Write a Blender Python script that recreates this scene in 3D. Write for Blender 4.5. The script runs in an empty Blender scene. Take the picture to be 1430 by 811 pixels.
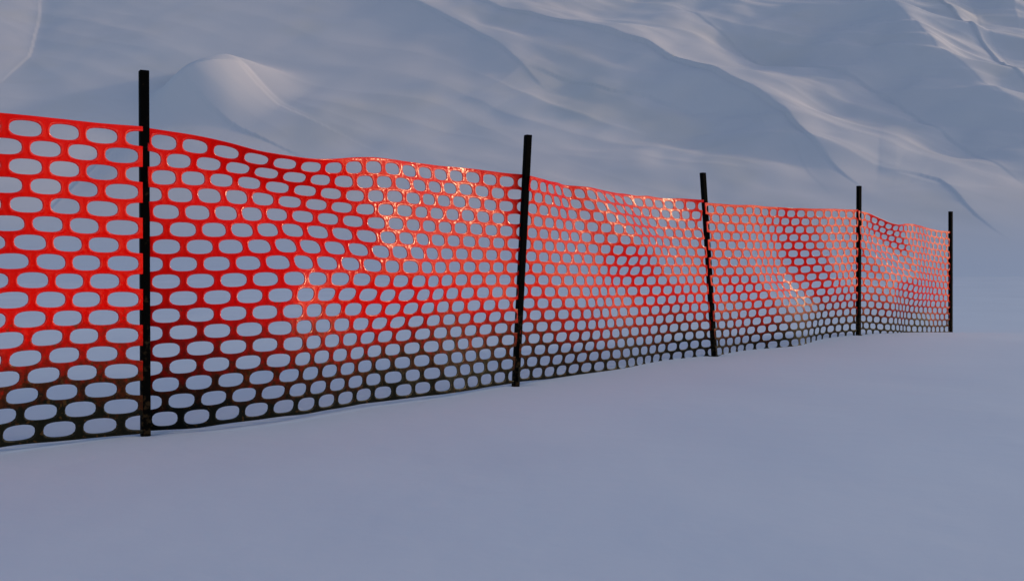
import bpy, math
import numpy as np

scene = bpy.context.scene
C = scene.collection
R = math.radians

# ------------------------------------------------------------------ helpers
def link(name, me, mat=None, parent=None, smooth=True):
    o = bpy.data.objects.new(name, me)
    C.objects.link(o)
    if mat: me.materials.append(mat)
    if parent: o.parent = parent
    if smooth:
        me.polygons.foreach_set('use_smooth', [True] * len(me.polygons))
    return o

def hash2(ix, iy, seed):
    h = (ix.astype(np.int64) * 374761393 + iy.astype(np.int64) * 668265263 + seed * 1274126177) & 0xffffffff
    h = ((h ^ (h >> 13)) * 1274126177) & 0xffffffff
    h = h ^ (h >> 16)
    return (h & 0xffff) / 65535.0 * 2 * math.pi

def gnoise(x, y, seed=0):
    """gradient noise, about -1..1"""
    ix = np.floor(x); iy = np.floor(y); fx = x - ix; fy = y - iy
    def g(a, b):
        t = hash2(ix + a, iy + b, seed)
        return np.cos(t) * (fx - a) + np.sin(t) * (fy - b)
    u = fx**3 * (fx * (fx * 6 - 15) + 10); v = fy**3 * (fy * (fy * 6 - 15) + 10)
    n0 = g(0, 0) * (1 - u) + g(1, 0) * u
    n1 = g(0, 1) * (1 - u) + g(1, 1) * u
    return (n0 * (1 - v) + n1 * v) * 1.5

def sstep(a, b, x):
    t = np.clip((x - a) / (b - a), 0, 1)
    return t * t * (3 - 2 * t)

# ------------------------------------------------------------------ materials
def new_mat(name):
    m = bpy.data.materials.new(name); m.use_nodes = True
    nt = m.node_tree
    return m, nt, nt.nodes, nt.links, nt.nodes['Principled BSDF']

def snow_mat(name, big, col_a, col_b, fine=True):
    m, nt, N, L, P = new_mat(name)
    tc = N.new('ShaderNodeTexCoord')
    n1 = N.new('ShaderNodeTexNoise'); n1.inputs['Scale'].default_value = big; n1.inputs['Detail'].default_value = 4
    L.new(tc.outputs['Object'], n1.inputs['Vector'])
    r = N.new('ShaderNodeValToRGB')
    r.color_ramp.elements[0].position = .35; r.color_ramp.elements[0].color = (*col_a, 1)
    r.color_ramp.elements[1].position = .65; r.color_ramp.elements[1].color = (*col_b, 1)
    L.new(n1.outputs['Fac'], r.inputs['Fac']); L.new(r.outputs['Color'], P.inputs['Base Color'])
    if not fine:                                     # faint dusty patches in the snow of the hillside
        n4 = N.new('ShaderNodeTexNoise'); n4.inputs['Scale'].default_value = .11; n4.inputs['Detail'].default_value = 3
        L.new(tc.outputs['Object'], n4.inputs['Vector'])
        r4 = N.new('ShaderNodeMapRange'); r4.inputs['From Min'].default_value = .52; r4.inputs['From Max'].default_value = .72; r4.inputs['To Max'].default_value = .4
        L.new(n4.outputs['Fac'], r4.inputs['Value'])
        mx = N.new('ShaderNodeMixRGB'); mx.inputs[2].default_value = (.60, .53, .50, 1)
        L.new(r4.outputs[0], mx.inputs[0]); L.new(r.outputs['Color'], mx.inputs[1]); L.new(mx.outputs[0], P.inputs['Base Color'])
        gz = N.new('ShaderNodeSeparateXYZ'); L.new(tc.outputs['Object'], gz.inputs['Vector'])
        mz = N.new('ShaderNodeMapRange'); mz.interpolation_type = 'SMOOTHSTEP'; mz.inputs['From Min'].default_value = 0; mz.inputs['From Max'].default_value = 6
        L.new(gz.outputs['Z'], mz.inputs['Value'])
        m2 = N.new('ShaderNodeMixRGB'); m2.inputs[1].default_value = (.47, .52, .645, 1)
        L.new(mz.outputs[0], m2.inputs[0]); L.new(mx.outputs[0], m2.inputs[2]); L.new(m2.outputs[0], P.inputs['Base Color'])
    P.inputs['Roughness'].default_value = .7
    P.inputs['Specular IOR Level'].default_value = .25
    if fine:
        n2 = N.new('ShaderNodeTexNoise'); n2.inputs['Scale'].default_value = 6; n2.inputs['Detail'].default_value = 6
        L.new(tc.outputs['Object'], n2.inputs['Vector'])
        b = N.new('ShaderNodeBump'); b.inputs['Strength'].default_value = .3; b.inputs['Distance'].default_value = .01
        L.new(n2.outputs['Fac'], b.inputs['Height']); L.new(b.outputs['Normal'], P.inputs['Normal'])
    return m

SNOW = snow_mat('snow', .35, (.455, .505, .63), (.485, .535, .66))
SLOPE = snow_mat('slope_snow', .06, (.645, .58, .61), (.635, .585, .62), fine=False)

def net_mat(name, rough, spec, dirty_spec):
    m, nt, N, L, P = new_mat(name)
    uv = N.new('ShaderNodeUVMap'); uv.uv_map = 'UVMap'
    sep = N.new('ShaderNodeSeparateXYZ'); L.new(uv.outputs['UV'], sep.inputs['Vector'])
    tc = N.new('ShaderNodeTexCoord')
    n1 = N.new('ShaderNodeTexNoise'); n1.inputs['Scale'].default_value = 2.2; n1.inputs['Detail'].default_value = 3
    L.new(tc.outputs['Object'], n1.inputs['Vector'])
    n2 = N.new('ShaderNodeTexNoise'); n2.inputs['Scale'].default_value = 38; n2.inputs['Detail'].default_value = 5; n2.inputs['Roughness'].default_value = .7
    L.new(tc.outputs['Object'], n2.inputs['Vector'])
    def math_(op, a, b):
        q = N.new('ShaderNodeMath'); q.operation = op
        for i, v in enumerate((a, b)):
            if isinstance(v, (int, float)): q.inputs[i].default_value = v
            else: L.new(v, q.inputs[i])
        return q.outputs[0]
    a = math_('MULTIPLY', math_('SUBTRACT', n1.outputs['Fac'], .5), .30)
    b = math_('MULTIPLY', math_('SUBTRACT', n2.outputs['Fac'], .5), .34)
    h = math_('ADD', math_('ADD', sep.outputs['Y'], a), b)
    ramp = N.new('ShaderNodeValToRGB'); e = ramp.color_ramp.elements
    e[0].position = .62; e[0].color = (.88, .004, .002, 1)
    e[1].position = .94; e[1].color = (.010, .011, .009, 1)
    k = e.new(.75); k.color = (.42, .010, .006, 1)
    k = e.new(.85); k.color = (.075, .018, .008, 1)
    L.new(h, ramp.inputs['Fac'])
    # dry mud specks
    n3 = N.new('ShaderNodeTexNoise'); n3.inputs['Scale'].default_value = 70; n3.inputs['Detail'].default_value = 4
    L.new(tc.outputs['Object'], n3.inputs['Vector'])
    sp = math_('MULTIPLY', math_('GREATER_THAN', n3.outputs['Fac'], .63), math_('GREATER_THAN', h, .62))
    mx = N.new('ShaderNodeMixRGB'); mx.inputs[2].default_value = (.11, .055, .02, 1)
    L.new(math_('MULTIPLY', sp, .55), mx.inputs[0]); L.new(ramp.outputs['Color'], mx.inputs[1])
    L.new(mx.outputs[0], P.inputs['Base Color'])
    dirt = N.new('ShaderNodeMapRange'); dirt.inputs['From Min'].default_value = .60; dirt.inputs['From Max'].default_value = .86
    dirt.inputs['To Min'].default_value = rough; dirt.inputs['To Max'].default_value = rough * 2.2
    L.new(h, dirt.inputs['Value']); L.new(dirt.outputs[0], P.inputs['Roughness'])
    ds = N.new('ShaderNodeMapRange'); ds.inputs['From Min'].default_value = .60; ds.inputs['From Max'].default_value = .86
    ds.inputs['To Min'].default_value = spec; ds.inputs['To Max'].default_value = dirty_spec
    L.new(h, ds.inputs['Value']); L.new(ds.outputs[0], P.inputs['Specular IOR Level'])
    n5 = N.new('ShaderNodeTexNoise'); n5.inputs['Scale'].default_value = 45; n5.inputs['Detail'].default_value = 2
    L.new(tc.outputs['Object'], n5.inputs['Vector'])
    bp = N.new('ShaderNodeBump'); bp.inputs['Strength'].default_value = 1; bp.inputs['Distance'].default_value = .0015
    L.new(n5.outputs['Fac'], bp.inputs['Height']); L.new(bp.outputs['Normal'], P.inputs['Normal'])
    tr = N.new('ShaderNodeBsdfTranslucent'); L.new(mx.outputs[0], tr.inputs['Color'])
    mix = N.new('ShaderNodeMixShader'); mix.inputs[0].default_value = .36
    out = N['Material Output']
    L.new(P.outputs[0], mix.inputs[1]); L.new(tr.outputs[0], mix.inputs[2]); L.new(mix.outputs[0], out.inputs['Surface'])
    return m
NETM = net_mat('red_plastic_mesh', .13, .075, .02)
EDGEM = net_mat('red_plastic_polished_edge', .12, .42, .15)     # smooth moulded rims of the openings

def post_mat():
    m, nt, N, L, P = new_mat('black_post')
    tc = N.new('ShaderNodeTexCoord')
    sep = N.new('ShaderNodeSeparateXYZ'); L.new(tc.outputs['Object'], sep.inputs['Vector'])
    n = N.new('ShaderNodeTexNoise'); n.inputs['Scale'].default_value = 55; n.inputs['Detail'].default_value = 5
    L.new(tc.outputs['Object'], n.inputs['Vector'])
    mr = N.new('ShaderNodeMapRange'); mr.inputs['From Min'].default_value = .60; mr.inputs['From Max'].default_value = .05
    mr.inputs['To Min'].default_value = 0; mr.inputs['To Max'].default_value = .16
    L.new(sep.outputs['Z'], mr.inputs['Value'])
    add = N.new('ShaderNodeMath'); add.operation = 'ADD'; L.new(n.outputs['Fac'], add.inputs[0]); L.new(mr.outputs[0], add.inputs[1])
    r = N.new('ShaderNodeValToRGB'); r.color_ramp.elements[0].position = .64; r.color_ramp.elements[0].color = (.0012, .0012, .0012, 1)
    r.color_ramp.elements[1].position = .76; r.color_ramp.elements[1].color = (.030, .018, .009, 1)
    L.new(add.outputs[0], r.inputs['Fac']); L.new(r.outputs['Color'], P.inputs['Base Color'])
    P.inputs['Roughness'].default_value = .8; P.inputs['Specular IOR Level'].default_value = .03
    return m
POSTM = post_mat()

# ------------------------------------------------------------------ the net
# surveyed positions of the mesh openings in millimetres, one list per surveyed row
# (x, y, z for every opening of the row), section by section along the fence
NET = {
 0: ([1, 5, 9, 13, 17], [
  [(-2633,1889,995),(-2550,1982,996),(-2463,2072,997),(-2374,2161,997),(-2286,2250,996),(-2203,2343,994),(-2124,2440,992),(-2050,2541,989),(-1980,2645,987),(-1910,2750,986),(-1839,2852,985),(-1763,2952,986),(-1682,3047,987),(-1597,3138,989),(-1508,3227,991),(-1430,3323,993),(-1351,3419,994),(-1257,3535,1000)],
  [(-2641,1898,758),(-2556,1989,760),(-2464,2076,761),(-2371,2161,760),(-2279,2247,759),(-2192,2337,757),(-2114,2434,755),(-2043,2538,753),(-1977,2645,751),(-1913,2754,749),(-1845,2860,749),(-1771,2961,749),(-1689,3055,750),(-1600,3144,752),(-1507,3229,755),(-1429,3324,757),(-1350,3420,755),(-1258,3534,757)],
  [(-2619,1904,525),(-2536,1997,526),(-2449,2088,527),(-2361,2177,527),(-2274,2267,526),(-2191,2360,524),(-2112,2457,521),(-2038,2558,519),(-1967,2661,517),(-1897,2765,516),(-1825,2868,515),(-1749,2967,516),(-1668,3062,517),(-1583,3154,519),(-1495,3243,521),(-1421,3334,517),(-1346,3426,517),(-1258,3533,515)],
  [(-2613,1866,281),(-2535,1963,283),(-2458,2062,284),(-2383,2162,283),(-2306,2260,282),(-2229,2358,280),(-2150,2455,278),(-2069,2550,276),(-1987,2644,273),(-1905,2738,272),(-1823,2833,272),(-1743,2929,272),(-1664,3026,273),(-1588,3124,275),(-1512,3223,278),(-1432,3321,281),(-1353,3417,278),(-1259,3532,272)],
  [(-2610,1833,54),(-2536,1934,56),(-2468,2039,56),(-2402,2147,56),(-2334,2253,55),(-2262,2355,53),(-2182,2451,50),(-2096,2542,48),(-2005,2628,46),(-1913,2714,45),(-1823,2803,44),(-1740,2896,45),(-1663,2994,46),(-1593,3098,48),(-1526,3205,50),(-1443,3307,46),(-1358,3412,42),(-1260,3531,36)],
 ]),
 1: ([1, 3, 5, 9, 11, 13, 17], [
  [(-1203,3596,995),(-1122,3679,992),(-1032,3757,981),(-942,3832,965),(-854,3911,956),(-771,3998,953),(-702,4093,960),(-638,4191,972),(-570,4289,983),(-505,4389,987),(-445,4491,988),(-383,4593,990),(-323,4695,992),(-258,4794,996),(-185,4889,998),(-106,4979,996),(-28,5066,995),(67,5143,996)],
  [(-1203,3592,874),(-1130,3684,880),(-1055,3776,882),(-978,3865,881),(-892,3949,871),(-801,4029,865),(-716,4110,860),(-632,4196,857),(-562,4288,864),(-495,4383,870),(-424,4480,869),(-368,4581,872),(-307,4682,873),(-243,4780,876),(-175,4876,877),(-104,4970,874),(-31,5060,875),(62,5139,878)],
  [(-1197,3596,756),(-1112,3676,758),(-1034,3760,761),(-963,3849,763),(-892,3936,767),(-809,4018,764),(-726,4098,760),(-640,4179,755),(-556,4265,752),(-487,4360,754),(-424,4460,754),(-365,4561,754),(-300,4662,753),(-235,4761,754),(-167,4858,754),(-99,4954,753),(-29,5047,754),(55,5133,753)],
  [(-1199,3600,515),(-1096,3654,517),(-995,3716,520),(-899,3786,523),(-807,3868,525),(-743,3962,524),(-670,4058,523),(-601,4152,521),(-528,4246,515),(-467,4342,514),(-395,4440,513),(-344,4542,512),(-291,4644,516),(-232,4743,518),(-165,4839,518),(-99,4935,518),(-36,5029,518),(41,5119,516)],
  [(-1200,3600,397),(-1090,3631,399),(-987,3678,402),(-891,3743,404),(-804,3826,405),(-749,3926,405),(-695,4029,404),(-632,4129,403),(-563,4227,399),(-497,4326,397),(-431,4425,398),(-366,4525,396),(-308,4626,398),(-246,4726,397),(-177,4824,399),(-106,4919,398),(-40,5015,400),(34,5107,396)],
  [(-1200,3600,277),(-1086,3617,283),(-982,3657,285),(-886,3722,288),(-799,3807,286),(-748,3909,286),(-696,4014,285),(-643,4119,284),(-588,4222,284),(-529,4323,284),(-463,4420,283),(-388,4514,284),(-317,4610,284),(-254,4710,283),(-193,4810,284),(-125,4908,284),(-53,5002,285),(26,5093,282)],
  [(-1204,3594,40),(-1092,3592,47),(-998,3639,55),(-917,3718,56),(-836,3807,57),(-775,3905,53),(-717,4008,54),(-660,4111,53),(-603,4214,54),(-539,4311,52),(-456,4402,53),(-390,4494,52),(-305,4583,52),(-236,4678,52),(-182,4780,50),(-121,4881,51),(-60,4981,50),(9,5077,50)],
 ]),
 2: ([1, 3, 5, 9, 13, 17], [
  [(110,5165,987),(159,5262,985),(201,5359,984),(244,5457,985),(292,5549,981),(368,5630,982),(439,5709,982),(499,5793,979),(555,5880,976),(617,5972,974),(677,6068,975),(753,6166,973),(825,6261,978),(897,6353,976),(972,6440,977),(1052,6523,982),(1134,6598,984),(1224,6664,984)],
  [(102,5171,870),(161,5269,868),(220,5368,868),(271,5469,864),(322,5568,866),(398,5657,867),(479,5740,864),(558,5824,863),(625,5908,860),(681,5992,860),(733,6080,857),(786,6168,859),(845,6258,858),(921,6347,860),(996,6431,860),(1066,6511,858),(1136,6586,864),(1213,6659,865)],
  [(102,5169,749),(162,5265,748),(221,5361,747),(278,5458,746),(336,5553,745),(403,5643,746),(482,5726,743),(562,5808,744),(645,5896,741),(725,5990,741),(784,6086,744),(837,6178,745),(891,6266,744),(944,6349,744),(1014,6429,745),(1085,6512,745),(1160,6596,746),(1244,6679,749)],
  [(89,5156,519),(159,5246,516),(228,5336,513),(297,5428,513),(364,5521,513),(423,5618,511),(480,5716,512),(537,5815,510),(595,5912,508),(664,6003,509),(745,6089,509),(828,6173,510),(907,6258,511),(987,6346,512),(1056,6436,514),(1122,6529,516),(1189,6621,514),(1264,6709,514)],
  [(78,5151,283),(152,5243,281),(227,5334,280),(301,5426,279),(371,5521,275),(434,5619,274),(494,5719,274),(554,5820,273),(615,5919,273),(680,6015,273),(752,6108,273),(824,6200,273),(895,6292,274),(969,6382,276),(1047,6470,278),(1124,6558,279),(1200,6645,280),(1284,6728,277)],
  [(64,5138,53),(128,5239,49),(193,5339,45),(259,5439,44),(329,5536,43),(404,5631,42),(481,5724,40),(558,5818,40),(630,5916,36),(694,6016,38),(755,6120,37),(816,6223,36),(879,6324,37),(950,6420,37),(1038,6508,38),(1124,6592,41),(1211,6673,44),(1307,6751,43)],
 ]),
 3: ([1, 5, 9, 11, 13, 17], [
  [(1281,6713,969),(1362,6804,971),(1446,6893,972),(1532,6982,975),(1616,7073,981),(1691,7167,984),(1768,7262,983),(1850,7354,986),(1929,7443,989),(2022,7525,989),(2115,7604,994),(2208,7683,996),(2298,7764,1001),(2386,7848,1006),(2467,7936,1011),(2552,8024,1014),(2636,8109,1017),(2726,8192,1021)],
  [(1302,6728,739),(1381,6816,741),(1463,6904,743),(1546,6992,746),(1624,7084,747),(1696,7179,750),(1767,7276,751),(1839,7373,755),(1910,7466,754),(2003,7546,759),(2105,7617,761),(2205,7686,763),(2304,7758,768),(2396,7839,772),(2477,7927,776),(2559,8017,780),(2642,8105,782),(2728,8193,784)],
  [(1322,6748,509),(1402,6836,511),(1488,6921,513),(1571,7005,516),(1656,7090,518),(1729,7182,523),(1794,7276,522),(1861,7372,522),(1926,7469,521),(2010,7560,526),(2117,7640,526),(2225,7710,533),(2331,7774,538),(2429,7844,541),(2506,7930,544),(2580,8021,547),(2653,8113,552),(2732,8203,553)],
  [(1334,6759,395),(1403,6854,394),(1485,6944,394),(1570,7031,399),(1655,7117,400),(1746,7201,406),(1838,7286,408),(1910,7374,409),(1975,7462,409),(2044,7545,409),(2122,7622,410),(2207,7696,414),(2313,7766,420),(2411,7842,424),(2494,7927,429),(2577,8017,432),(2654,8109,435),(2732,8200,437)],
  [(1339,6764,278),(1413,6856,277),(1490,6946,278),(1568,7034,282),(1648,7119,284),(1737,7197,288),(1827,7275,292),(1919,7360,294),(2009,7449,296),(2092,7539,296),(2172,7626,300),(2249,7709,302),(2326,7792,307),(2407,7875,310),(2488,7958,313),(2570,8041,316),(2650,8125,320),(2735,8208,320)],
  [(1354,6777,46),(1419,6875,44),(1488,6971,44),(1557,7065,45),(1636,7151,49),(1731,7223,52),(1831,7287,57),(1930,7351,61),(2028,7423,64),(2104,7510,66),(2172,7605,68),(2239,7703,70),(2308,7798,73),(2385,7887,76),(2475,7969,79),(2558,8051,80),(2646,8130,81),(2736,8208,80)],
 ]),
 4: ([1, 3, 5, 7, 9, 11, 13, 15, 17], [
  [(2769,8227,1012),(2848,8319,1006),(2932,8406,988),(3019,8489,969),(3107,8571,948),(3197,8655,939),(3276,8746,940),(3350,8842,946),(3424,8939,949),(3499,9036,950),(3570,9135,946),(3640,9234,944),(3711,9332,938),(3785,9429,933),(3866,9521,927),(3950,9611,922),(4033,9700,921),(4122,9785,918)],
  [(2778,8235,899),(2848,8334,898),(2918,8431,890),(2999,8523,881),(3085,8609,863),(3176,8691,854),(3268,8771,841),(3362,8854,832),(3437,8945,832),(3508,9040,832),(3583,9136,827),(3656,9232,823),(3726,9328,819),(3800,9423,812),(3876,9515,810),(3957,9606,805),(4034,9696,804),(4117,9783,796)],
  [(2786,8240,786),(2863,8332,777),(2933,8426,774),(3008,8519,765),(3081,8611,764),(3163,8697,755),(3256,8778,742),(3346,8858,735),(3440,8942,724),(3518,9034,717),(3590,9131,713),(3664,9230,708),(3736,9328,707),(3813,9425,702),(3889,9521,697),(3969,9616,692),(4048,9708,687),(4134,9798,685)],
  [(2795,8257,667),(2885,8340,662),(2976,8426,655),(3053,8516,653),(3128,8608,649),(3207,8698,638),(3286,8786,627),(3371,8870,619),(3465,8953,607),(3539,9045,605),(3609,9141,596),(3681,9239,590),(3751,9336,588),(3824,9432,582),(3899,9528,576),(3973,9623,573),(4052,9715,572),(4136,9803,571)],
  [(2797,8261,550),(2888,8345,544),(2979,8429,539),(3071,8514,536),(3159,8604,529),(3240,8696,521),(3322,8788,513),(3404,8879,505),(3486,8970,493),(3560,9064,483),(3628,9160,480),(3698,9257,476),(3767,9354,469),(3837,9450,465),(3913,9543,461),(3987,9635,457),(4061,9726,453),(4142,9814,449)],
  [(2797,8255,433),(2885,8336,428),(2975,8416,420),(3065,8497,414),(3151,8584,409),(3220,8679,401),(3286,8777,394),(3363,8873,386),(3445,8966,375),(3526,9060,364),(3603,9156,360),(3678,9254,356),(3748,9352,355),(3820,9448,348),(3902,9542,342),(3984,9633,339),(4061,9724,336),(4146,9814,332)],
  [(2796,8256,316),(2886,8337,312),(2976,8417,304),(3067,8498,296),(3153,8584,287),(3221,8679,282),(3286,8777,273),(3352,8876,267),(3418,8973,261),(3493,9066,252),(3569,9159,246),(3645,9252,240),(3722,9346,235),(3800,9439,230),(3883,9531,226),(3966,9622,221),(4048,9713,218),(4137,9801,216)],
  [(2791,8248,203),(2872,8334,195),(2957,8418,187),(3050,8500,178),(3136,8586,172),(3210,8681,165),(3280,8780,158),(3348,8882,150),(3413,8981,143),(3494,9076,136),(3581,9166,130),(3661,9257,124),(3738,9350,118),(3815,9442,114),(3891,9535,110),(3968,9626,106),(4047,9715,102),(4133,9801,101)],
  [(2791,8251,94),(2873,8339,86),(2958,8424,78),(3051,8506,68),(3137,8593,61),(3211,8686,54),(3281,8784,46),(3347,8884,38),(3412,8981,30),(3492,9073,22),(3578,9161,16),(3657,9250,10),(3734,9342,4),(3810,9435,-1),(3887,9528,-5),(3964,9620,-10),(4044,9709,-14),(4129,9796,-16)],
 ]),
}

RP = 1 / 17.0                     # height of one row
HH = .0242 + .0020                # half height of an opening in the sheet (before the rounded rim)
TH = .0022                        # half thickness

def spline_section(rows, pts):
    rows = np.array(rows, float); G = np.array(pts, float) / 1000.0      # (nr, 18, 3)
    def tang(x, Y, ax=0):
        Y = np.moveaxis(Y, ax, 0); T = np.zeros_like(Y)
        d = (Y[1:] - Y[:-1]) / (x[1:] - x[:-1])[:, None, None]
        T[1:-1] = ((x[2:] - x[1:-1])[:, None, None] * d[:-1] + (x[1:-1] - x[:-2])[:, None, None] * d[1:]) / (x[2:] - x[:-2])[:, None, None]
        T[0] = d[0]; T[-1] = d[-1]
        return np.moveaxis(T, 0, ax)
    us = np.arange(18) + .5
    # resample to every row first (v), then evaluate along u
    Tv = tang(rows, G, 0)
    def herm(t, p0, p1, m0, m1, h):
        t2 = t * t; t3 = t2 * t
        return (2*t3 - 3*t2 + 1) * p0 + (t3 - 2*t2 + t) * h * m0 + (-2*t3 + 3*t2) * p1 + (t3 - t2) * h * m1
    def ev_v(v):                                   # v array -> (n, 18, 3)
        i = np.clip(np.searchsorted(rows, v, side='right') - 1, 0, len(rows) - 2)
        h = (rows[i+1] - rows[i]); t = (v - rows[i]) / h
        tc = np.clip(t, 0, 1)[:, None, None]; H = h[:, None, None]
        q = herm(tc, G[i], G[i+1], Tv[i], Tv[i+1], H)
        lo = np.minimum(t, 0)[:, None, None]; hi = np.maximum(t - 1, 0)[:, None, None]
        return q + lo * H * Tv[i] + hi * H * Tv[i+1]
    vs = np.arange(0, 19, .25)                      # fine table in v
    tab = ev_v(vs)
    Tu = tang(us, tab, 1)
    def ev(u, v):
        j = v / .25; j0 = np.clip(np.floor(j).astype(int), 0, len(vs) - 2); a = (j - j0)[:, None]
        i = np.clip(np.floor(u - .5).astype(int), 0, 16); t = (u - us[i])
        tc = np.clip(t, 0, 1)[:, None]; lo = np.minimum(t, 0)[:, None]; hi = np.maximum(t - 1, 0)[:, None]
        r = []
        for jj in (j0, j0 + 1):
            q = herm(tc, tab[jj, i], tab[jj, i+1], Tu[jj, i], Tu[jj, i+1], 1.0)
            r.append(q + lo * Tu[jj, i] + hi * Tu[jj, i+1])
        return r[0] * (1 - a) + r[1] * a
    return ev

def half_cell(u0, k, side, cu):
    """loops (outer, mid, hole) in (u, v) for one half of an opening"""
    v0 = -.5; v1 = .5
    top = -.5 if k > 1 else -.66
    bot = .5 if k < 17 else .62
    B = [(0, -.5), (.125, -.5), (.25, -.5), (.375, -.5), (.5, -.5), (.5, -.25), (.5, 0), (.5, .25), (.5, .5), (.375, .5), (.25, .5), (.125, .5), (0, .5)]
    out, mid, bead, hole = [], [], [], []
    W = .398 * cu + .0020; PE = 2.7
    for (bu, bv) in B:
        dx, dy = bu * cu, bv * RP
        # where the ray to the boundary point meets the slot outline
        q = ((dx / W)**PE + (abs(dy) / HH)**PE)**(-1 / PE)
        p = (dx * q, dy * q)
        bb = (top if bv == -.5 else bot if bv == .5 else bv)
        out.append((u0 + side * bu, k + bb))
        hole.append((u0 + side * p[0] / cu, k + p[1] / RP))
        o = out[-1]; h = hole[-1]
        for m, lst in ((.5, mid), (.24, bead)):
            lst.append((h[0] + (o[0] - h[0]) * m, h[1] + (o[1] - h[1]) * m))
    return out, mid, bead, hole

def build_panel(idx, rows, pts, parent):
    ev = spline_section(rows, pts)
    cu = .119
    vid = {}; UV = []; F = []; beads = {}; MI = []
    def V(p):
        key = (round(p[0] * 4000), round(p[1] * 4000))
        if key not in vid: vid[key] = len(UV); UV.append(p)
        return vid[key]
    for k in range(1, 18):
        cen = [i + .5 for i in range(18)] if k % 2 else [float(i) for i in range(18)]
        for c in cen:
            for side in (-1, 1):
                if c + side * .25 < 0 or c + side * .25 > 17.5: continue
                o, m, bd_, h = half_cell(c, k, side, cu); hb, hh = bd_, h
                o = [V(p) for p in o]; m = [V(p) for p in m]; bd_ = [V(p) for p in bd_]; h = [V(p) for p in h]
                for b_, pb, ph in zip(bd_, hb, hh): beads[b_] = .24 * math.hypot((pb[0]-ph[0]) * cu, (pb[1]-ph[1]) * RP)
                for mi, (A, Bl) in enumerate(((o, m), (m, bd_), (bd_, h))):
                    for i in range(12):
                        q = [A[i], A[i+1], Bl[i+1], Bl[i]]
                        if side > 0: q.reverse()
                        F.append(q); MI.append(1 if mi == 2 else 0)
    UV = np.array(UV); F = np.array(F)
    n = len(UV); e = 1e-3
    P = ev(UV[:, 0], UV[:, 1])
    du = ev(UV[:, 0] + e, UV[:, 1]) - ev(UV[:, 0] - e, UV[:, 1])
    dv = ev(UV[:, 0], UV[:, 1] + e) - ev(UV[:, 0], UV[:, 1] - e)
    Nn = np.cross(du, dv); Nn /= np.linalg.norm(Nn, axis=1)[:, None]     # u along fence, v down
    # boundary edges of the sheet
    ed = {}
    for q in F:
        for i in range(4):
            a, b = int(q[i]), int(q[(i+1) % 4])
            ed[(a, b)] = 1
    bd = [(a, b) for (a, b) in ed if (b, a) not in ed]
    fn = np.cross(P[F[:, 1]] - P[F[:, 0]], P[F[:, 2]] - P[F[:, 0]])
    sgn = 1.0 if np.einsum('ij,ij->', fn, Nn[F[:, 0]]) > 0 else -1.0
    Nf = Nn * sgn                                                         # faces wind round Nf
    M = np.zeros((n, 3))
    for a, b in bd:
        w = np.cross(P[b] - P[a], Nf[a]); w /= (np.linalg.norm(w) + 1e-9)
        M[a] += w; M[b] += w
    ln = np.linalg.norm(M, axis=1); M[ln > 0] /= ln[ln > 0][:, None]
    bset = sorted({v for e_ in bd for v in e_}); bi = {v: i for i, v in enumerate(bset)}
    lift = np.full((n, 1), TH); lift[sorted(beads), 0] += np.array([beads[b] for b in sorted(beads)])        # moulded bead round every opening
    verts = [P + Nf * lift, P - Nf * lift]; uvs = [UV, UV]
    B0 = np.array(bset); base = 2 * n; rings = [{v: v for v in bset}]
    for s, ang in enumerate((45, 0, -45)):
        verts.append(P[B0] + Nf[B0] * TH * math.sin(R(ang)) + M[B0] * TH * math.cos(R(ang))); uvs.append(UV[B0])
        rings.append({v: base + s * len(B0) + bi[v] for v in bset})
    rings.append({v: v + n for v in bset})
    faces = [list(map(int, q)) for q in F] + [[int(x) + n for x in q[::-1]] for q in F]
    for a, b in bd:
        for s in range(4):
            r0, r1 = rings[s], rings[s+1]
            faces.append([r0[b], r0[a], r1[a], r1[b]])
    co = np.concatenate(verts); uvv = np.concatenate(uvs)
    me = bpy.data.meshes.new('net_panel'); me.from_pydata(co.tolist(), [], faces)
    hs = {(min(a, b), max(a, b)) for a, b in bd}
    hs |= {(a + n, b + n) for a, b in hs}
    ev_ = np.zeros(len(me.edges) * 2, dtype=np.int32); me.edges.foreach_get('vertices', ev_); ev_ = np.sort(ev_.reshape(-1, 2), 1)
    key = ev_[:, 0].astype(np.int64) * 10000000 + ev_[:, 1]
    sharp = np.isin(key, np.array([a * 10000000 + b for a, b in hs], dtype=np.int64))
    me.attributes.new('sharp_edge', 'BOOLEAN', 'EDGE').data.foreach_set('value', sharp)
    me.materials.append(NETM); me.materials.append(EDGEM)
    me.polygons.foreach_set('material_index', MI + MI + [1] * (len(faces) - 2 * len(MI)))
    lay = me.uv_layers.new(name='UVMap')
    li = np.zeros(len(me.loops), dtype=np.int32); me.loops.foreach_get('vertex_index', li)
    u2 = np.stack([uvv[li, 0] / 17.5, uvv[li, 1] / 17.5], 1).astype(np.float32)
    lay.data.foreach_set('uv', u2.ravel())
    me.update()
    return link('net_panel', me, None, parent)

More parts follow.
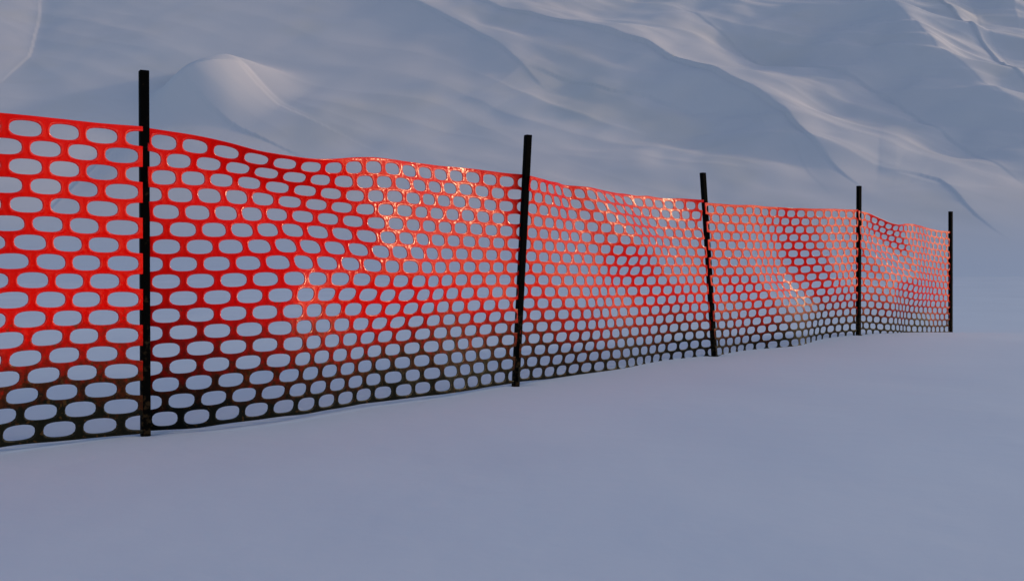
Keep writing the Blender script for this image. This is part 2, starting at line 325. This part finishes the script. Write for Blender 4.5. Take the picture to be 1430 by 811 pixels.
# ------------------------------------------------------------------ posts
def build_post(base, top, yaw, s, parent):
    """square bar with softened arris, from below the snow to a flat sawn top; base/top in metres"""
    bx, by, bz = base; tx, ty, tz = top
    lx, ly = (tx - bx) / (tz - bz), (ty - by) / (tz - bz)
    h = s / 2; c = .0016
    prof = [(-h + c, -h), (h - c, -h), (h, -h + c), (h, h - c), (h - c, h), (-h + c, h), (-h, h - c), (-h, -h + c)]
    ca, sa = math.cos(yaw), math.sin(yaw)
    vs, fs = [], []
    zs = [(-.25, 1), (0, 1), (.3, 1), (.6, 1), (.9, 1), (tz - bz - .0016, 1), (tz - bz, .92)]
    for z, sc in zs:
        for x, y in prof:
            x *= sc; y *= sc
            vs.append((x*ca - y*sa + lx*z, x*sa + y*ca + ly*z, z))
    for i in range(len(zs) - 1):
        for j in range(8):
            fs.append([i*8+j, i*8+(j+1) % 8, (i+1)*8+(j+1) % 8, (i+1)*8+j])
    fs.append([(len(zs)-1)*8+j for j in range(8)]); fs.append([j for j in range(7, -1, -1)])
    me = bpy.data.meshes.new('post'); me.from_pydata(vs, [], fs); me.update()
    o = link('post', me, POSTM, parent, smooth=False); o.location = base
    return o

fence = bpy.data.objects.new('safety_fence', None); C.objects.link(fence)
fence['label'] = 'red plastic mesh safety fence with muddy lower edge, stretched between black posts across the snow'
fence['category'] = 'fence'
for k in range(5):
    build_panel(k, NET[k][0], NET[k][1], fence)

F_PX = 1450.0
POSTS = [  # foot (x, y, z), head (x, y, z), yaw, side
    ((-2.700, 1.830, -.005), (-2.700, 1.830, 1.225), 50, .031),
    ((-1.259, 3.560, -.006), (-1.259, 3.560, 1.235), 30, .0305),
    ((.018, 5.110, .002), (.079, 5.130, 1.230), 30, .0305),
    ((1.317, 6.750, .022), (1.235, 6.730, 1.205), 30, .0305),
    ((2.742, 8.215, .080), (2.742, 8.215, 1.250), 30, .0300),
    ((4.145, 9.810, .005), (4.140, 9.810, 1.150), 30, .0300),
]
for b, t, yaw, s in POSTS:
    build_post(b, t, R(yaw), s, fence)

# ------------------------------------------------------------------ the ground
GY = [0, 3.5, 5.1, 6.7, 7.4, 7.9, 8.2, 8.9, 9.5, 9.8, 12, 1000]
GZ = [-.01, -.006, .0, .021, .035, .068, .081, .057, .028, .008, -.01, -.01]
def fence_x(Y): return np.interp(Y, [0, 1.9, 3.56, 5.1, 6.7, 8.2, 9.8, 14], [-4.3, -2.63, -1.26, .03, 1.27, 2.74, 4.14, 7.8])
def ground_z(X, Y):
    z = sum(np.interp(Y + d, GY, GZ) for d in (-.25, -.12, 0, .12, .25)) / 5
    fx = fence_x(Y)
    fall = np.exp(-((X - fx) / 1.3)**2)
    near = np.exp(-((X - fx) / 1.4)**2)
    far = 1 - near
    r = np.hypot(X, Y)
    und = .014 * gnoise(X * .45 + 3, Y * .45, 5) + .007 * gnoise(X * 1.3, Y * 1.3 + 9, 6)
    big = .22 * gnoise(X * .035 + 7, Y * .035, 8) * sstep(14, 60, r)
    scoop = 0
    for (px, py, _), _, _, _ in POSTS:                       # wind-scooped hollow round each post
        scoop = scoop - .010 * np.exp(-((X - px)**2 + (Y - py)**2) / .055**2)
    rise = .00035 * np.clip(Y - 10, 0, 36)**2
    return rise + z * fall + und * far - .004 * far * sstep(0, 3, r) + big + scoop

def polar_grid(name, rs, az, zf, mat, full):
    Rr, A = np.meshgrid(rs, az, indexing='ij')
    X = Rr * np.sin(A); Y = Rr * np.cos(A)
    Z = zf(X, Y, Rr, A)
    nr, na = Rr.shape
    co = np.stack([X, Y, Z], -1).reshape(-1, 3)
    i = np.arange(nr - 1)[:, None]; j = np.arange(na if full else na - 1)[None, :]
    j1 = (j + 1) % na
    f = np.stack([(i*na + j) + 0*j1, i*na + j1, (i+1)*na + j1, (i+1)*na + j], -1).reshape(-1, 4)[:, ::-1]
    me = bpy.data.meshes.new(name); me.from_pydata(co.tolist(), [], f.tolist()); me.update()
    return link(name, me, mat)

rs = [0.02]
while rs[-1] < 3000: rs.append(rs[-1] + min(max(.03, rs[-1] * .006), 400) * (1 if rs[-1] < 45 else 6))
az = np.concatenate([np.linspace(-40, 40, 520), np.linspace(40, 320, 160)[1:-1]]) * math.pi / 180
g = polar_grid('snow_ground', np.array(rs), az, lambda X, Y, r, a: ground_z(X, Y), SNOW, True)
g['kind'] = 'structure'

# ------------------------------------------------------------------ the mountainside
R1 = [(-18.0, 111.7), (-11.6, 104.8), (-5.0, 96.6), (-0.6, 90.0), (2.6, 84.1)]
R2 = [(-5.4, 104.8), (-1.0, 99.9), (5.0, 95.0), (11.7, 90.0), (14.3, 86.3), (16.6, 82.9), (18.8, 79.8), (20.0, 76.8), (20.5, 72.8), (21.2, 69.1), (22.1, 64.9)]
R3 = [(0.9, 87.4), (3.6, 86.0), (7.9, 82.9), (10.7, 82.1), (13.7, 79.8), (18.7, 79.4)]
R4 = [(16.0, 103.7), (19.5, 97.4), (21.8, 92.8), (25.7, 89.2), (27.7, 85.6), (29.5, 82.2), (31.3, 76.1), (32.6, 70.3), (33.2, 65.5)]
R5 = [(36.1, 110.5), (36.0, 104.8), (35.5, 96.4), (35.3, 86.0), (36.2, 83.8), (36.8, 78.8), (37.4, 72.8)]
R6 = [(42.1, 109.3), (41.8, 105.9), (41.3, 96.4), (40.5, 87.1), (39.7, 78.5)]
R7 = [(48.1, 112.9), (46.2, 105.9), (42.3, 92.8), (40.5, 81.2)]
R8 = [(47.5, 110.5), (47.8, 105.4), (48.6, 100.9), (52.0, 100.1)]
R9 = [(24.1, 68.5), (25.2, 68.2), (26.6, 67.6), (27.4, 66.7), (27.4, 64.3), (27.2, 61.0), (27.3, 55.3)]
R10 = [(19.5, 74.5), (19.5, 71.5), (19.4, 67.9), (19.8, 64.0)]
R12 = [(-21.6, 84.7), (-22.3, 84.2), (-24.2, 82.6), (-26.1, 81.5), (-27.1, 80.3), (-28.1, 77.8), (-28.5, 73.3), (-28.5, 68.5), (-28.0, 63.1), (-27.5, 57.4)]
R13 = [(-27.1, 80.3), (-26.9, 84.1), (-25.8, 88.2), (-24.1, 91.1)]
R14 = [(9.5, 84.1), (7.4, 79.8), (6.7, 74.5)]
R15 = [(-52.0, 115.5), (-46.1, 101.5), (-42.7, 92.1), (-42.1, 85.6), (-42.9, 82.6)]

SW = [  # crest line, height, width of the steep side (m), width of the gentle side, steep side
    (R1, 1.3, 2.2, 6, 'R'), (R2, 1.7, 1.8, 6, 'R'), (R3, -.7, 1.6, 4, 'L'), (R4, -1.9, 3.6, 6, 'L'),
    (R5, 3.2, 4.4, 5, 'R'), (R6, 1.2, 1.5, 4, 'R'), (R7, -1.8, 2.6, 3, 'L'), (R8, 3.0, 2.4, 4, 'R'),
    (R9, 1.1, 1.4, 4, 'R'), (R10, -.4, 1.8, 2.5, 'L'),
    (R12[:5], .8, 1.6, 5, 'R', .3), (R12[4:], -1.2, 1.9, 4, 'L'), (R15, -.9, 3, 5, 'R'),
]
def ridge(X, T, line, A, ws, wg, steep, sf=.8):
    best = np.full(X.shape, 1e9); sd = np.zeros(X.shape); par = np.zeros(X.shape)
    L = [np.array((x, y * 1.17)) for x, y in line]
    tot = sum(np.hypot(*(b - a)) for a, b in zip(L, L[1:])); acc = 0
    for a, b in zip(L, L[1:]):
        d = b - a; ln = np.hypot(*d)
        t = ((X - a[0]) * d[0] + (T - a[1]) * d[1]) / ln**2
        tc = np.clip(t, 0, 1)
        ex = X - a[0] - tc * d[0]; ey = T - a[1] - tc * d[1]
        q = np.hypot(ex, ey)
        s = d[0] * (T - a[1]) - d[1] * (X - a[0])
        m = q < best
        best = np.where(m, q, best); sd = np.where(m, s / ln / (q + .05), sd); par = np.where(m, (acc + tc * ln) / tot, par)
        acc += ln
    st = 1 if steep == 'L' else -1
    w = wg + (ws - wg) * sstep(-.7, .7, sd * st)
    soft = np.sqrt(best**2 + sf**2)
    env = np.sin(np.clip(par, .001, .999) * math.pi)**.7
    return A * env * np.exp(-soft / w)

def slope_z(X, Y, Rr, A):
    s = Y - 58
    ramp = .60 * (np.sqrt(s*s + 144) + s) / 2 - .45
    over = sstep(135, 230, Y)                       # the shoulder of the hill
    ramp = ramp * (1 - over) + (.60 * 100) * over * .75
    # slow warp so the drifts meander
    wx = X + 2.2 * gnoise(X * .05, Y * .05, 21); T = Y * 1.17 + 2.2 * gnoise(X * .05 + 40, Y * .05, 22)
    # streaks run down to the right
    al = (wx * .78 - T * .62); ac = (wx * .62 + T * .78)
    st = 1 - np.abs(gnoise(al * .020 + 5, ac * .105, 31)) * 1.6
    st2 = 1 - np.abs(gnoise(al * .045 + 8, ac * .26, 32)) * 1.6
    st3 = gnoise(al * .10, ac * .8, 33)
    amount = .2 + .8 * sstep(-22, 18, X)
    ramp = ramp - 1.1 * (1 - sstep(34, 66, Y))
    lump = gnoise(wx * .075 + 3, T * .085, 41) * 1.1 + gnoise(wx * .17, T * .20 + 6, 42) * .6 + gnoise(wx * .40, T * .42, 43) * .14
    right = sstep(12, 34, X) * sstep(60, 80, Y)
    fold = 1 - np.abs(gnoise(al * .05 + 2, ac * .19 + 1, 51)) * 2 + .35 * (1 - np.abs(gnoise(al * .08 + 7, ac * .46, 52)) * 2)
    zz = (.26 * st + .17 * st2 + .015 * st3 + .75 * lump) * amount + .34 * right * fold
    for ln in SW:
        zz = zz + ridge(X, Y * 1.17, *ln)
    # a wind-built hump in the drift on the left
    lx, ly = .42, .907
    hl = (X + 25.0) * lx + (Y - 84.6) * ly; hw = (X + 25.0) * ly - (Y - 84.6) * lx
    zz = zz + 2.0 * np.exp(-((hl + .3) / 4.4)**4) * sstep(-2.4, .6, hw) * (1 - sstep(.6, 9, hw))
    near = sstep(54, 80, Y)
    deg = A * 180 / math.pi
    side = sstep(-64, -48, deg) * (1 - sstep(40, 56, deg))
    return (ramp + zz * near) * side - 1.2 * (1 - side) - .06

rs = np.concatenate([np.linspace(38, 62, 60)[:-1], np.linspace(62, 140, 420)[:-1], np.linspace(140, 260, 60)])
az = np.concatenate([np.linspace(-64, -34, 60)[:-1], np.linspace(-34, 34, 860)[:-1], np.linspace(34, 56, 50)]) * math.pi / 180
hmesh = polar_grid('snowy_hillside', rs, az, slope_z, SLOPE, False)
hmesh['kind'] = 'structure'

# ------------------------------------------------------------------ light
EL, AZ = 18.5, 73.0                 # sun: low, from the right and a little ahead (azimuth clockwise from +Y)
w = bpy.data.worlds.new('World'); scene.world = w; w.use_nodes = True
nt = w.node_tree; bg = nt.nodes['Background']
sky = nt.nodes.new('ShaderNodeTexSky'); sky.sky_type = 'NISHITA'; sky.sun_disc = False
sky.sun_elevation = R(EL); sky.sun_rotation = R(AZ); sky.dust_density = 1.2; sky.air_density = 1.0
nt.links.new(sky.outputs[0], bg.inputs['Color']); bg.inputs['Strength'].default_value = .145
sd = bpy.data.lights.new('sun', 'SUN'); sd.energy = 1.0; sd.angle = R(3.5); sd.color = (1, .77, .44)
so = bpy.data.objects.new('sun', sd); C.objects.link(so)
from mathutils import Vector
dirv = Vector((math.cos(R(EL)) * math.sin(R(AZ)), math.cos(R(EL)) * math.cos(R(AZ)), math.sin(R(EL))))
so.rotation_euler = dirv.to_track_quat('Z', 'Y').to_euler()

# ------------------------------------------------------------------ camera
cd = bpy.data.cameras.new('camera'); cam = bpy.data.objects.new('camera', cd); C.objects.link(cam)
cd.sensor_width = 36; cd.lens = 36 * F_PX / 1430; cd.clip_end = 5000; cd.clip_start = .05
cam.location = (0, 0, .53)
cam.rotation_euler = (R(90) - math.atan(18.5 / F_PX), 0, 0)
scene.camera = cam
scene.view_settings.view_transform = 'Standard'; scene.view_settings.look = 'None'
scene.view_settings.gamma = 1; scene.view_settings.use_curve_mapping = False
scene.view_settings.exposure = .27
